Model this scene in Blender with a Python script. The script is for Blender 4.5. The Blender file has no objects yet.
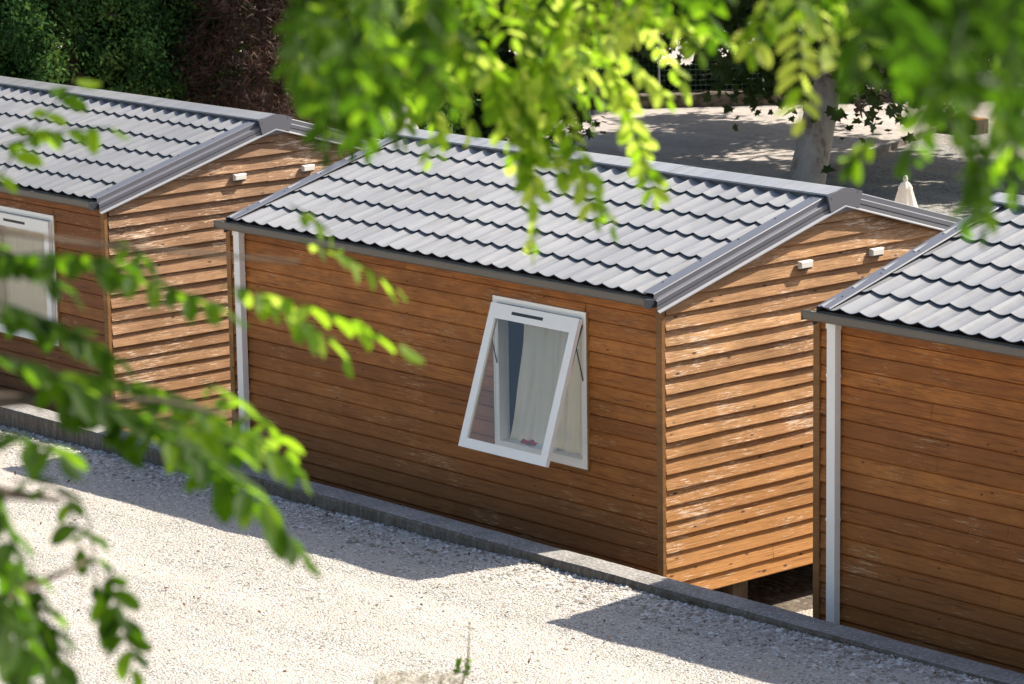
import bpy, bmesh, math, random
import numpy as np
from mathutils import Vector, Matrix, noise

C = bpy.context.scene.collection
R = random.Random(7)
rng = np.random.default_rng(11)
SUN = np.array([.30, .95, 1.0]); SUN /= np.linalg.norm(SUN)

# ------------------------------------------------------------------ camera
CAM = np.array([19.098, -18.288, 4.999]); FPX = 3283.24
yaw, pit, rol = -0.853349706, 0.194392102, -0.015811126
fw = np.array([math.sin(yaw)*math.cos(pit), math.cos(yaw)*math.cos(pit), -math.sin(pit)])
r_ = np.cross(fw, [0, 0, 1]); r_ /= np.linalg.norm(r_); u_ = np.cross(r_, fw)
cr = math.cos(rol)*r_+math.sin(rol)*u_; cu = -math.sin(rol)*r_+math.cos(rol)*u_
cam_d = bpy.data.cameras.new('camera'); cam = bpy.data.objects.new('camera', cam_d); C.objects.link(cam)
cam.matrix_world = Matrix(((cr[0], cu[0], -fw[0], CAM[0]), (cr[1], cu[1], -fw[1], CAM[1]), (cr[2], cu[2], -fw[2], CAM[2]), (0, 0, 0, 1)))
cam_d.sensor_width = 36; cam_d.lens = FPX*36/1024; cam_d.clip_start = .1; cam_d.clip_end = 2000
cam_d.dof.use_dof = True; cam_d.dof.focus_distance = 26.5; cam_d.dof.aperture_fstop = 8.6
bpy.context.scene.camera = cam

def at(x, y, d):                       # a point seen at x, y, d metres along the view axis
    return CAM + d*(fw + (x-512)/FPX*cr - (y-342)/FPX*cu)
def ground_at(x, y, z):
    v = fw + (x-512)/FPX*cr - (y-342)/FPX*cu
    return CAM + v*((z-CAM[2])/v[2])

# ------------------------------------------------------------------ helpers
def tag(o, label=None, cat=None, group=None, kind=None):
    if label: o['label'] = label
    if cat: o['category'] = cat
    if group: o['group'] = group
    if kind: o['kind'] = kind
    return o

def empty(name, loc, label, cat, group=None):
    o = bpy.data.objects.new(name, None); C.objects.link(o); o.location = loc
    o.empty_display_size = .2
    return tag(o, label, cat, group)

class MB:
    """collects vertices and faces, then links them as one mesh object"""
    def __init__(s): s.v = []; s.f = []; s.t = []
    def face(s, pts, tint=.5):
        n = len(s.v); s.v += [tuple(p) for p in pts]; s.t += [tint]*len(pts); s.f.append(tuple(range(n, n+len(pts))))
    def box(s, a, b, tint=.5):
        x0, y0, z0 = a; x1, y1, z1 = b; n = len(s.v)
        s.v += [(x0,y0,z0),(x1,y0,z0),(x1,y1,z0),(x0,y1,z0),(x0,y0,z1),(x1,y0,z1),(x1,y1,z1),(x0,y1,z1)]; s.t += [tint]*8
        s.f += [tuple(n+i for i in q) for q in ((0,3,2,1),(4,5,6,7),(0,1,5,4),(1,2,6,5),(2,3,7,6),(3,0,4,7))]
    def sweep(s, rings, closed=False, cap=True, tint=.5):
        """rings of equal length joined in a row; closed: each ring is a loop"""
        n = len(s.v); m = len(rings[0])
        for r in rings:
            s.v += [tuple(p) for p in r]; s.t += [tint]*m
        for i in range(len(rings)-1):
            for j in range(m if closed else m-1):
                a = n+i*m+j; b = n+i*m+(j+1) % m
                s.f.append((a, b, b+m, a+m))
        if closed and cap:
            s.f.append(tuple(n+j for j in reversed(range(m)))); s.f.append(tuple(n+(len(rings)-1)*m+j for j in range(m)))
    def tube(s, pts, rad, k=6, tint=.5):
        pts = [np.array(p, float) for p in pts]; rings = []
        rad = rad if hasattr(rad, '__len__') else [rad]*len(pts)
        for i, p in enumerate(pts):
            d = pts[min(i+1, len(pts)-1)]-pts[max(i-1, 0)]; d /= np.linalg.norm(d)+1e-9
            a = np.cross(d, [0, 0, 1] if abs(d[2]) < .9 else [1, 0, 0]); a /= np.linalg.norm(a); b = np.cross(d, a)
            rings.append([p+rad[i]*(math.cos(t)*a+math.sin(t)*b) for t in [2*math.pi*j/k for j in range(k)]])
        s.sweep(rings, closed=True, tint=tint)
    def lathe(s, prof, c, k=16, flute=0, n_fl=8):
        rings = []
        for (r, z) in prof:
            rings.append([(c[0]+r*(1+flute*math.cos(n_fl*t))*math.cos(t), c[1]+r*(1+flute*math.cos(n_fl*t))*math.sin(t), c[2]+z) for t in [2*math.pi*j/k for j in range(k)]])
        s.sweep(rings, closed=True)
    def build(s, name, mat, parent=None, smooth=False):
        me = bpy.data.meshes.new(name); me.from_pydata(s.v, [], s.f); me.materials.append(mat)
        at_ = me.attributes.new('tint', 'FLOAT', 'POINT'); at_.data.foreach_set('value', np.array(s.t, np.float32))
        if smooth: me.polygons.foreach_set('use_smooth', [True]*len(me.polygons))
        me.update()
        o = bpy.data.objects.new(name, me); C.objects.link(o)
        if parent: o.parent = parent
        return o

def np_mesh(name, V, F, mat, parent=None, tint=None, smooth=False):
    """V (n,3), F (m,k) arrays of equal-size faces"""
    me = bpy.data.meshes.new(name); k = F.shape[1]
    me.vertices.add(len(V)); me.vertices.foreach_set('co', V.astype(np.float32).ravel())
    me.loops.add(F.size); me.loops.foreach_set('vertex_index', F.astype(np.int32).ravel())
    me.polygons.add(len(F)); me.polygons.foreach_set('loop_start', np.arange(0, F.size, k, dtype=np.int32))
    if smooth: me.polygons.foreach_set('use_smooth', np.ones(len(F), bool))
    me.materials.append(mat); me.update(calc_edges=True)
    if tint is not None:
        a = me.attributes.new('tint', 'FLOAT', 'POINT'); a.data.foreach_set('value', tint.astype(np.float32))
    o = bpy.data.objects.new(name, me); C.objects.link(o)
    if parent: o.parent = parent
    return o

# ------------------------------------------------------------------ materials
class NT:
    def __init__(s, name):
        s.m = bpy.data.materials.new(name); s.m.use_nodes = True; s.t = s.m.node_tree; s.t.nodes.clear()
        s.out = s.n('ShaderNodeOutputMaterial')
    def n(s, typ, **kw):
        nd = s.t.nodes.new(typ)
        for k, v in kw.items():
            if k.startswith('i_'): nd.inputs[k[2:].replace('_', ' ')].default_value = v
            else: setattr(nd, k, v)
        return nd
    def l(s, a, b): s.t.links.new(a, b)
    def coords(s, scale=(1, 1, 1), kind='Object'):
        tc = s.n('ShaderNodeTexCoord'); mp = s.n('ShaderNodeMapping'); mp.inputs['Scale'].default_value = scale
        s.l(tc.outputs[kind], mp.inputs['Vector']); return mp.outputs['Vector']
    def noise(s, vec, scale, detail=4, rough=.6):
        nd = s.n('ShaderNodeTexNoise'); nd.inputs['Scale'].default_value = scale; nd.inputs['Detail'].default_value = detail; nd.inputs['Roughness'].default_value = rough
        s.l(vec, nd.inputs['Vector']); return nd.outputs['Fac']
    def ramp(s, fac, stops):
        nd = s.n('ShaderNodeValToRGB'); e = nd.color_ramp.elements
        while len(e) < len(stops): e.new(.5)
        for i, (p, c) in enumerate(stops):
            e[i].position = p; e[i].color = (*c, 1) if hasattr(c, '__len__') else (c, c, c, 1)
        s.l(fac, nd.inputs['Fac']); return nd.outputs['Color']
    def mix(s, fac, a, b, mode='MIX'):
        nd = s.n('ShaderNodeMix', data_type='RGBA', blend_type=mode)
        for sock, v in ((nd.inputs[0], fac), (nd.inputs[6], a), (nd.inputs[7], b)):
            if hasattr(v, 'links'): s.l(v, sock)
            elif hasattr(v, '__len__'): sock.default_value = (*v, 1)
            else: sock.default_value = v
        return nd.outputs[2]
    def math(s, op, a, b=0.):
        nd = s.n('ShaderNodeMath', operation=op)
        for i, v in enumerate((a, b)):
            if hasattr(v, 'links'): s.l(v, nd.inputs[i])
            else: nd.inputs[i].default_value = v
        return nd.outputs[0]
    def attr(s, name='tint'):
        return s.n('ShaderNodeAttribute', attribute_name=name).outputs['Fac']
    def bump(s, h, strength=.4, dist=.01):
        nd = s.n('ShaderNodeBump'); nd.inputs['Strength'].default_value = strength; nd.inputs['Distance'].default_value = dist
        s.l(h, nd.inputs['Height']); return nd.outputs['Normal']
    def bsdf(s, col, rough=.6, metal=0., normal=None, spec=.5, trans=None):
        b = s.n('ShaderNodeBsdfPrincipled')
        for key, v in (('Base Color', col), ('Roughness', rough), ('Metallic', metal), ('Specular IOR Level', spec)):
            if hasattr(v, 'links'): s.l(v, b.inputs[key])
            else: b.inputs[key].default_value = (*v, 1) if hasattr(v, '__len__') else v
        if normal is not None: s.l(normal, b.inputs['Normal'])
        if trans:
            tr = s.n('ShaderNodeBsdfTranslucent')
            if hasattr(trans[0], 'links'): s.l(trans[0], tr.inputs['Color'])
            else: tr.inputs['Color'].default_value = (*trans[0], 1)
            mx = s.n('ShaderNodeMixShader'); mx.inputs[0].default_value = trans[1]
            s.l(b.outputs[0], mx.inputs[1]); s.l(tr.outputs[0], mx.inputs[2]); s.l(mx.outputs[0], s.out.inputs['Surface'])
        else: s.l(b.outputs[0], s.out.inputs['Surface'])
        return s.m

def wood(name, axis, dark, mid, light, worn, worn_lo, low=None, lowz=(-2.4, .4), knot=.13):
    t = NT(name)
    sc = (1, 14, 22) if axis == 'x' else (14, 1, 22)
    v = t.coords(sc); off = t.n('ShaderNodeVectorMath', operation='ADD'); cmb = t.n('ShaderNodeCombineXYZ')
    tint = t.attr(); k = t.math('MULTIPLY', tint, 37.)
    for i in range(3): t.l(k, cmb.inputs[i])
    t.l(v, off.inputs[0]); t.l(cmb.outputs[0], off.inputs[1]); vv = off.outputs[0]
    g = t.noise(vv, 3.2, 6, .65)
    fine = t.noise(vv, 14, 3, .6)
    col = t.ramp(g, [(.28, dark), (.5, mid), (.74, light)])
    col = t.mix(t.ramp(tint, [(0, .62), (.5, .12), (1, 0.)]), col, dark)
    col = t.mix(t.ramp(tint, [(.55, 0.), (1, .45)]), col, light)
    # blotches across the boards
    big = t.noise(t.coords((1.2, 1.2, 2.5)), 1.6, 3)
    col = t.mix(t.ramp(big, [(.40, 0.), (.66, .7)]), col, tuple(x*.55 for x in mid))
    bl2 = t.noise(t.coords((3, 9, 9) if axis == 'x' else (9, 3, 9)), 2.4, 5, .7)
    col = t.mix(t.ramp(bl2, [(.50, 0.), (.70, .55)]), col, tuple(x*.5 for x in mid))
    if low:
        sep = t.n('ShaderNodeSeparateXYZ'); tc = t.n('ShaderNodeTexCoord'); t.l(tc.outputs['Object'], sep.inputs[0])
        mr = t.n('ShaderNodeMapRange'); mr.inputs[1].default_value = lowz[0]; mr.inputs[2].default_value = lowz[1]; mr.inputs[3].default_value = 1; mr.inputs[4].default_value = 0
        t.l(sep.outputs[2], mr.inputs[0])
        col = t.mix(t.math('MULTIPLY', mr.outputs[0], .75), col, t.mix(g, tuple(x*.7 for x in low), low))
    # flaked pale patches
    v2 = t.coords((3, 14, 40) if axis == 'x' else (14, 3, 40))
    w = t.math('ADD', t.math('MULTIPLY', t.noise(v2, 2.2, 6, .75), .7), t.math('MULTIPLY', t.noise(t.coords((1, 1, 2)), 1.3, 2), .36))
    col = t.mix(t.ramp(w, [(worn_lo, 0.), (worn_lo+.03, .9)]), col, worn)
    # dark streaks and knots
    st = t.noise(t.coords((2.2, 40, 60) if axis == 'x' else (40, 2.2, 60)), 1.0, 4, .7)
    col = t.mix(t.ramp(st, [(.56, 0.), (.70, .75)]), col, tuple(x*.45 for x in dark))
    vo = t.n('ShaderNodeTexVoronoi', feature='F1'); vo.inputs['Scale'].default_value = 4.6
    kv = t.n('ShaderNodeVectorMath', operation='ADD')
    t.l(t.coords((.8, 2.4, 2.0) if axis == 'x' else (2.4, .8, 2.0)), kv.inputs[0]); t.l(cmb.outputs[0], kv.inputs[1])
    t.l(kv.outputs[0], vo.inputs['Vector'])
    col = t.mix(t.ramp(vo.outputs['Distance'], [(knot*.45, .95), (knot, 0.)]), col, tuple(x*.35 for x in dark))
    nb = t.bump(t.math('ADD', g, t.math('MULTIPLY', fine, .5)), .6, .008)
    return t.bsdf(col, .62, normal=nb, spec=.3)

def metal_paint(name, col, rough=.4, spec=.5, dirt=.3, sc=3.):
    t = NT(name); n1 = t.noise(t.coords(), sc, 5, .65); n2 = t.noise(t.coords((6, 1, 1)), sc*2, 4)
    c = t.mix(t.math('MULTIPLY', t.ramp(n1, [(.4, 0.), (.75, 1.)]), dirt), col, tuple(x*.7+.02 for x in col))
    rr = t.math('ADD', t.math('MULTIPLY', n2, .2), rough-.1)
    return t.bsdf(c, rr, normal=t.bump(n1, .08, .01), spec=spec)

M = {}
def cabin_woods(k, f, g, lowg, wlo):
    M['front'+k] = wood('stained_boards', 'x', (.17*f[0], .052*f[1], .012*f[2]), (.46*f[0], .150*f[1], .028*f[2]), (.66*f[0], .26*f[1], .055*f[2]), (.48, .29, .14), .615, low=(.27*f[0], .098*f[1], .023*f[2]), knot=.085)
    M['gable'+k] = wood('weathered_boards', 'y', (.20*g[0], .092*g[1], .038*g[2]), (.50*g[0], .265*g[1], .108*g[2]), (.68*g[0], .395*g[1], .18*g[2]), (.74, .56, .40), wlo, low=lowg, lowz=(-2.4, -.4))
cabin_woods('_middle', (1, 1, 1), (1, 1, 1), (.62, .275, .072), .585)
cabin_woods('_left', (.86, .90, 1.15), (.74, .76, .90), (.46, .24, .10), .58)
cabin_woods('_right', (1.06, 1.04, .95), (1, 1, 1), (.60, .28, .08), .60)
M['post'] = wood('post_wood', 'x', (.24, .11, .035), (.34, .16, .05), (.42, .21, .07), (.45, .26, .1), .75)
def tile_mat(k):
    t = NT('grey_tile_sheet'); m_ = lambda c: tuple(x*k for x in c); v = t.coords()
    n1 = t.noise(v, 2.2, 5, .65); st = t.noise(t.coords((9, .7, .7)), 2.2, 4, .6); sp = t.noise(v, 38, 3, .7)
    sep = t.n('ShaderNodeSeparateXYZ'); tc = t.n('ShaderNodeTexCoord'); t.l(tc.outputs['Object'], sep.inputs[0])
    sheet_ = t.n('ShaderNodeTexWhiteNoise', noise_dimensions='1D'); t.l(t.math('FLOOR', t.math('MULTIPLY', sep.outputs[0], .92)), sheet_.inputs['W'])
    c = t.mix(sheet_.outputs['Value'], m_((.245, .245, .252)), m_((.285, .283, .284)))
    c = t.mix(t.ramp(st, [(.44, 0.), (.66, .6)]), c, m_((.17, .166, .158)))
    c = t.mix(t.ramp(n1, [(.52, 0.), (.72, .4)]), c, m_((.35, .34, .315)))
    c = t.mix(t.ramp(sp, [(.66, 0.), (.74, .55)]), c, (.12, .115, .09))
    return t.bsdf(c, t.math('ADD', t.math('MULTIPLY', n1, .25), .24), normal=t.bump(n1, .1, .01), spec=.6)
for k_, b_ in (('_middle', 1.), ('_left', .80), ('_right', .97)): M['tile'+k_] = tile_mat(b_)
M['trim'] = metal_paint('grey_trim_sheet', (.125, .126, .142), .36, .5, .3)
M['drip'] = metal_paint('pale_drip_edge', (.27, .27, .28), .4, .5, .3)
M['gutter'] = metal_paint('brown_grey_gutter', (.15, .128, .10), .5, .5, .5)
M['cap_and_shade'] = metal_paint('dark_end_cap_and_shade', (.045, .05, .06), .4, .5, .2)  # gutter end caps and roof deck; also painted shade under tile steps and ridge
M['white'] = metal_paint('white_plastic', (.93, .88, .79), .35, .5, .12)
M['pipe'] = metal_paint('pale_downpipe', (.92, .87, .78), .4, .5, .25)
M['dark'] = metal_paint('dark_fitting', (.03, .03, .032), .45, .5, .1)
M['inside'] = metal_paint('room_lining', (.20, .125, .06), .7, .2, .2)
M['vent'] = metal_paint('cream_vent', (.78, .74, .64), .5, .4, .3)
M['red_cloth'] = metal_paint('red_cloth', (.50, .09, .10), .9, .1, .1)
M['white_cloth'] = metal_paint('white_cloth', (.75, .74, .72), .9, .1, .1)

t = NT('glass')
fr = t.n('ShaderNodeFresnel'); fr.inputs['IOR'].default_value = 1.5
tr = t.n('ShaderNodeBsdfTransparent'); tr.inputs['Color'].default_value = (.93, .95, .94, 1)
gl = t.n('ShaderNodeBsdfGlossy'); gl.inputs['Roughness'].default_value = .015
mx = t.n('ShaderNodeMixShader'); t.l(t.math('ADD', t.math('MULTIPLY', fr.outputs[0], 1.5), .01), mx.inputs[0]); t.l(tr.outputs[0], mx.inputs[1]); t.l(gl.outputs[0], mx.inputs[2]); t.l(mx.outputs[0], t.out.inputs['Surface'])
M['glass'] = t.m
t = NT('curtain_fabric'); wv = t.noise(t.coords((1, 1, .25)), 22, 3); bl = t.noise(t.coords(), 3.5, 4)
c = t.mix(t.ramp(bl, [(.35, 0.), (.7, .5)]), (.95, .85, .66), (.86, .76, .57))
M['curtain'] = t.bsdf(c, .9, normal=t.bump(wv, .2, .01), spec=.1, trans=((.85, .78, .62), .12))

def gravel_mat(name, a, b, dark, scale=60, dirt=(.5, .46, .40), mulz=1.):
    t = NT(name); v = t.coords()
    vo = t.n('ShaderNodeTexVoronoi'); vo.inputs['Scale'].default_value = scale; t.l(v, vo.inputs['Vector'])
    rnd = t.n('ShaderNodeSeparateColor'); t.l(vo.outputs['Color'], rnd.inputs[0])
    col = t.mix(rnd.outputs[0], a, b)
    col = t.mix(t.ramp(rnd.outputs[1], [(.74, 0.), (.92, .85)]), col, dark)
    n1 = t.noise(v, 1.1, 5, .6); n2 = t.noise(v, 9, 5, .7)
    tk = t.noise(t.coords((.16, 1.1, 1)), 1.5, 4, .55)
    col = t.mix(t.ramp(tk, [(.46, 0.), (.64, .5)]), col, tuple(min(.75, x*1.55) for x in dirt))
    col = t.mix(t.ramp(n1, [(.45, 0.), (.7, .45)]), col, dirt)
    col = t.mix(t.ramp(n2, [(.60, 0.), (.75, .5)]), col, tuple(x*.6 for x in dirt))
    h = t.math('ADD', t.math('MULTIPLY', vo.outputs['Distance'], -1.), t.math('MULTIPLY', n2, .7))
    return t.bsdf(col, .9, normal=t.bump(h, .7, .02), spec=.2)
M['gravel'] = gravel_mat('white_gravel', (.50, .462, .41), (.335, .308, .272), (.15, .135, .12), 60, (.40, .345, .285))
M['grey_gravel'] = gravel_mat('grey_gravel', (.30, .29, .27), (.20, .19, .18), (.10, .09, .085), 22, (.24, .21, .17))
M['sand'] = gravel_mat('pale_packed_ground', (.40, .35, .315), (.365, .325, .295), (.30, .27, .245), 9, (.335, .30, .27))
M['earth'] = gravel_mat('dark_earth', (.12, .095, .07), (.08, .065, .05), (.22, .19, .15), 16, (.09, .07, .05))
t = NT('pebbles'); c = t.ramp(t.attr(), [(0, (.07, .06, .05)), (.14, (.20, .16, .12)), (.34, (.33, .31, .28)), (.7, (.47, .445, .41)), (1, (.60, .58, .55))])
M['pebble'] = t.bsdf(c, .85, spec=.2)
t = NT('old_concrete'); v = t.coords(); n1 = t.noise(v, 3, 6, .7); n2 = t.noise(v, 35, 4, .7); n3 = t.noise(t.coords((5, 5, .8)), 3, 4, .7)
c = t.ramp(n1, [(.3, (.15, .14, .128)), (.7, (.30, .28, .255))]); c = t.mix(t.ramp(n2, [(.5, 0.), (.68, .6)]), c, (.60, .57, .53)); c = t.mix(t.ramp(n2, [(.30, .6), (.42, 0.)]), c, (.11, .10, .09))
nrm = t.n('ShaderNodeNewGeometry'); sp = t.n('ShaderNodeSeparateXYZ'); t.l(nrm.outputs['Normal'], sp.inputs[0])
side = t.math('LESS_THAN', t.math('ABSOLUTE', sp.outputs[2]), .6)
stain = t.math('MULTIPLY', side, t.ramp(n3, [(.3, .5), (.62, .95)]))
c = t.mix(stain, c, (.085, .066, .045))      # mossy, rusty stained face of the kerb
M['concrete'] = t.bsdf(c, .9, normal=t.bump(t.math('ADD', n2, n1), .6, .012), spec=.2)
t = NT('dry_stone'); v = t.coords((1, 1, 1.6)); vo = t.n('ShaderNodeTexVoronoi'); vo.inputs['Scale'].default_value = 6; t.l(v, vo.inputs['Vector'])
c = t.ramp(vo.outputs['Distance'], [(.0, (.24, .20, .15)), (.5, (.17, .14, .105)), (.75, (.05, .04, .03))]); c = t.mix(t.noise(v, 14), c, (.10, .08, .06))
M['stone'] = t.bsdf(c, .9, normal=t.bump(vo.outputs['Distance'], .8, .04), spec=.2)

def leaf_mat(name, stops, tr_stops, fac=.5, rough=.5):
    t = NT(name); a = t.attr(); n = t.noise(t.coords(), 6, 2)
    k = t.math('ADD', t.math('MULTIPLY', a, .85), t.math('MULTIPLY', n, .15))
    return t.bsdf(t.ramp(k, stops), rough, spec=.22, trans=(t.ramp(k, tr_stops), fac))
M['locust'] = leaf_mat('locust_leaf', [(0, (.020, .042, .004)), (.6, (.045, .095, .010)), (1, (.10, .15, .02))], [(0, (.030, .085, .003)), (.4, (.085, .20, .004)), (.7, (.30, .52, .015)), (1, (.72, .82, .14))], .68, .55)
M['conifer'] = leaf_mat('conifer_spray', [(0, (.014, .045, .012)), (.5, (.038, .105, .022)), (1, (.13, .20, .04))], [(0, (.02, .06, .012)), (1, (.20, .32, .04))], .25, .85)
M['dead'] = leaf_mat('dead_conifer_spray', [(0, (.040, .024, .018)), (.7, (.095, .058, .042)), (1, (.22, .10, .05))], [(0, (.05, .03, .02)), (1, (.16, .07, .03))], .2, .8)
M['plane_leaf'] = leaf_mat('plane_leaf', [(0, (.025, .05, .014)), (.7, (.05, .085, .022)), (1, (.10, .12, .03))], [(0, (.05, .10, .015)), (1, (.16, .20, .03))], .35, .5)
M['dry_leaf'] = leaf_mat('dry_weed', [(0, (.20, .17, .10)), (1, (.36, .32, .22))], [(0, (.2, .2, .1)), (1, (.4, .36, .22))], .3, .7)
t = NT('plane_bark'); v = t.coords((1, 1, .5)); vo = t.noise(v, 2.6, 6, .65); n2 = t.noise(v, 11, 5)
c = t.ramp(vo, [(.36, (.18, .13, .085)), (.45, (.38, .32, .25)), (.56, (.45, .395, .32)), (.7, (.41, .365, .28))]); c = t.mix(t.ramp(n2, [(.62, 0.), (.75, .7)]), c, (.13, .09, .05))
M['plane_bark'] = t.bsdf(c, .8, normal=t.bump(vo, .3, .03), spec=.2)
t = NT('bark'); c = t.ramp(t.noise(t.coords((1, 1, .3)), 14, 5), [(.3, (.05, .036, .026)), (.7, (.15, .115, .085))]); M['bark'] = t.bsdf(c, .9, spec=.2)
t = NT('parasol_cloth'); c = t.mix(t.noise(t.coords(), 5), (.80, .78, .72), (.68, .66, .61)); M['parasol'] = t.bsdf(c, .85, spec=.2, trans=((.85, .82, .74), .45))
t = NT('galvanised_wire'); c = t.mix(t.noise(t.coords(), 5), (.30, .31, .31), (.2, .21, .21)); M['wire'] = t.bsdf(c, .5, .6)

# ------------------------------------------------------------------ cabins
P = .135; LEN = 5.92; WID = 4.26; YR = WID/2
RB, RS = .172, .285          # roof plane: height at the wall line, rise per metre
WX0, WX1, WZ0, WZ1 = LEN-2.06, LEN-.895, -1.43, -.10      # window outline in the front wall

def boards(mb, spans, axis, off, sign, depth, rnd, warp, clip=None):
    """lapped boards; spans: (u0, u1, ztop, zbottom, tint)"""
    for (u0, u1, zt, zb, tint) in spans:
        slot = .015 if axis == 'x' else .004; n = max(2, int((u1-u0)/.22)); ph = rnd.uniform(0, 9); rings = []
        for i in range(n+1):
            u = u0+(u1-u0)*i/n
            wd = warp*noise.noise((u*1.3, ph, zb*5)); wz = warp*.7*noise.noise((u*.9, ph+5, zb*3))
            prof = [(-.008, zt+.012), (-.008, zt-slot), (.003, zt-slot-.004), (depth*.93+wd, zb+.007+wz), (depth*.82+wd, zb+wz), (-.008, zb+wz+.003)]
            cl = (lambda u, z: u) if clip is None else clip
            rings.append([((cl(u, z), off+sign*d, z) if axis == 'x' else (off+sign*d, cl(u, z), z)) for d, z in prof])
        mb.sweep(rings, tint=tint)

def split(u0, u1, rnd, p=.55):
    if u1-u0 > 2.4 and rnd.random() < p:
        m = u0+(u1-u0)*rnd.uniform(.3, .7); return [(u0, m-.0015), (m+.0015, u1)]
    return [(u0, u1)]

def tile_half(mb, x0, x1, flip):
    """one slope of wavy sheet-metal tiles with stepped rows"""
    pitch = .2; sl = math.hypot(1, RS); ny = (-RS/sl, 1/sl)
    nx = int(round((x1-x0)/pitch*10)); xs = [x0+(x1-x0)*i/nx for i in range(nx+1)]
    def w(x):
        a = ((x-x0)/pitch) % 1.0
        return .030*(1-math.sin(math.pi*a))**.95
    def pt(x, y, h):
        yy = y+ny[0]*h; zz = .172+.285*y+ny[1]*h
        return (x, WID-yy if flip else yy, zz)
    ys = [-.06+.352*i for i in range(7)]; ys[6] = YR-.05
    for i in range(6):
        y0, y1 = ys[i], ys[i+1]+.03
        rows = [(y0+.060, -.012, 0), (y0+.056, .018, 1), (y0-.006, .018, 1), (y0-.009, .0205, 1), (y0-.005, .0235, 1)]
        for f in (.15, .5, 1.):
            rows.append((y0+(y1-y0)*f, .0235*(1-f), 1))
        f0 = len(mb.f); mb.sweep([[pt(x, y, h+w(x)*k) for (y, h, k) in rows] for x in xs])
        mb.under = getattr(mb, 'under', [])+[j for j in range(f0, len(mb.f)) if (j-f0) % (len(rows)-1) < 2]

def rake_trim(mb, x, s, flip, drip=False):
    """folded barge flashing along one sloping edge; s=+1 at the right end"""
    prof = [(-.150, .036), (-.140, .044), (-.012, .044), (-.006, .038), (-.006, -.004), (.024, -.010), (.032, -.016), (.032, -.052), (.022, -.055), (.022, -.061), (.032, -.064), (.034, -.098), (.020, -.112)]
    if drip: prof = [(.0345, -.094), (.060, -.106), (.0605, -.114), (.036, -.118)]
    n = 6; rings = []
    for i in range(n+1):
        y = -.085+(YR+.085)*i/n
        z = .172+.285*y
        rings.append([(x+s*a, WID-y if flip else y, z+b) for a, b in prof])
    mb.sweep(rings)

def window(cab, rnd, opening):
    fr = MB(); d0 = -.027
    for (a, b, c, d) in ((WX0, WX1, WZ1-.045, WZ1), (WX0, WX1, WZ0, WZ0+.05), (WX0, WX0+.05, WZ0+.05, WZ1-.045), (WX1-.05, WX1, WZ0+.05, WZ1-.045)):
        fr.box((a, d0, c), (b, .09, d))
    for (a, b, c, d) in ((WX0-.012, WX1+.012, WZ1, WZ1+.012), (WX0-.012, WX1+.012, WZ0-.012, WZ0), (WX0-.012, WX0, WZ0, WZ1), (WX1, WX1+.012, WZ0, WZ1)):
        fr.box((a, -.031, c), (b, .002, d))
    fr.box((WX0+.05, -.022, WZ0+.05), (WX1-.05, .09, WZ0+.062))
    win = fr.build('window', M['white'], cab)
    sr = MB(); sr.box((WX1+.0125, -.026, WZ0-.012), (WX1+.030, .002, WZ1+.012)); sr.box((WX0-.030, -.026, WZ0-.012), (WX0-.0125, .002, WZ1+.012))
    sr.box((WX0-.030, -.026, WZ0-.030), (WX1+.030, .002, WZ0-.0125)); sr.build('surround', M['post'], win)
    # sash hung from the top, swung out by the opening angle
    H = WZ1-.045-(WZ0+.01)
    def tr(x, dy, h):                      # h measured down from the hinge, dy outwards
        return (x, -.036-math.sin(opening)*h-math.cos(opening)*dy, WZ1-.05-math.cos(opening)*h+math.sin(opening)*dy)
    def bx(mb, x0, x1, h0, h1, e0, e1):
        n = len(mb.v)
        mb.v += [tr(x, e, h) for e in (e0, e1) for (x, h) in ((x0, h0), (x1, h0), (x1, h1), (x0, h1))]; mb.t += [.5]*8
        mb.f += [tuple(n+i for i in q) for q in ((0,1,2,3),(7,6,5,4),(0,4,5,1),(1,5,6,2),(2,6,7,3),(3,7,4,0))]
    a, b = WX0+.018, WX1-.018; sd = .04
    s = MB(); st = .085
    bx(s, a, b, 0, .13, 0, sd); bx(s, a, b, H-st, H, 0, sd); bx(s, a, a+st, .13, H-st, 0, sd); bx(s, b-st, b, .13, H-st, 0, sd)
    s.build('sash', M['white'], win)
    s = MB(); s.face([tr(a+st, .018, H-st), tr(b-st, .018, H-st), tr(b-st, .018, .13), tr(a+st, .018, .13)]); s.build('pane', M['glass'], win)
    s = MB()
    bx(s, a+.29, a+.30+14*.028,   .050, .077, sd-.001, sd+.001)
    for k in range(14):
        x = a+.30+k*.028
        bx(s, x, x+.022 if k != 6 else x+.004, .052, .075, sd-.002, sd+.004)
    s.build('vent_grille', M['dark'], win)
    if opening > .1:
        for x in (a+.012, b-.012):
            s = MB(); k = np.array(tr(x, 0, .52)); f0 = np.array((x, -.03, WZ1-.10)); f1 = np.array((x, -.03, WZ1-.58)); m = np.array(tr(x, -.01, .24))
            s.tube([f0, m, k], .007, 5); s.tube([m, f1], .006, 5)
            s.build('stay_arm', M['dark'], win)
    # curtain inside
    s = MB(); rings = []; c0 = WX0+(.26 if opening > .1 else .05); c1 = WX1-.01
    zs = np.linspace(WZ1-.02, WZ0+.02, 12)
    for i in range(61):
        f = i/60; x = c0+(c1-c0)*f
        rings.append([(x-(.22*(j/11)**2*(1-f) if opening > .1 else 0)+.012*math.sin(j*.8+i), (.075 if opening > .1 else .06)+(.016 if opening > .1 else .006)*math.sin(f*34+.4*math.sin(j*.5))+.006*math.sin(f*71+j*.2), z) for j, z in enumerate(zs)])
    s.sweep(rings); s.build('curtain', M['curtain'], win, smooth=True)
    return win

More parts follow.
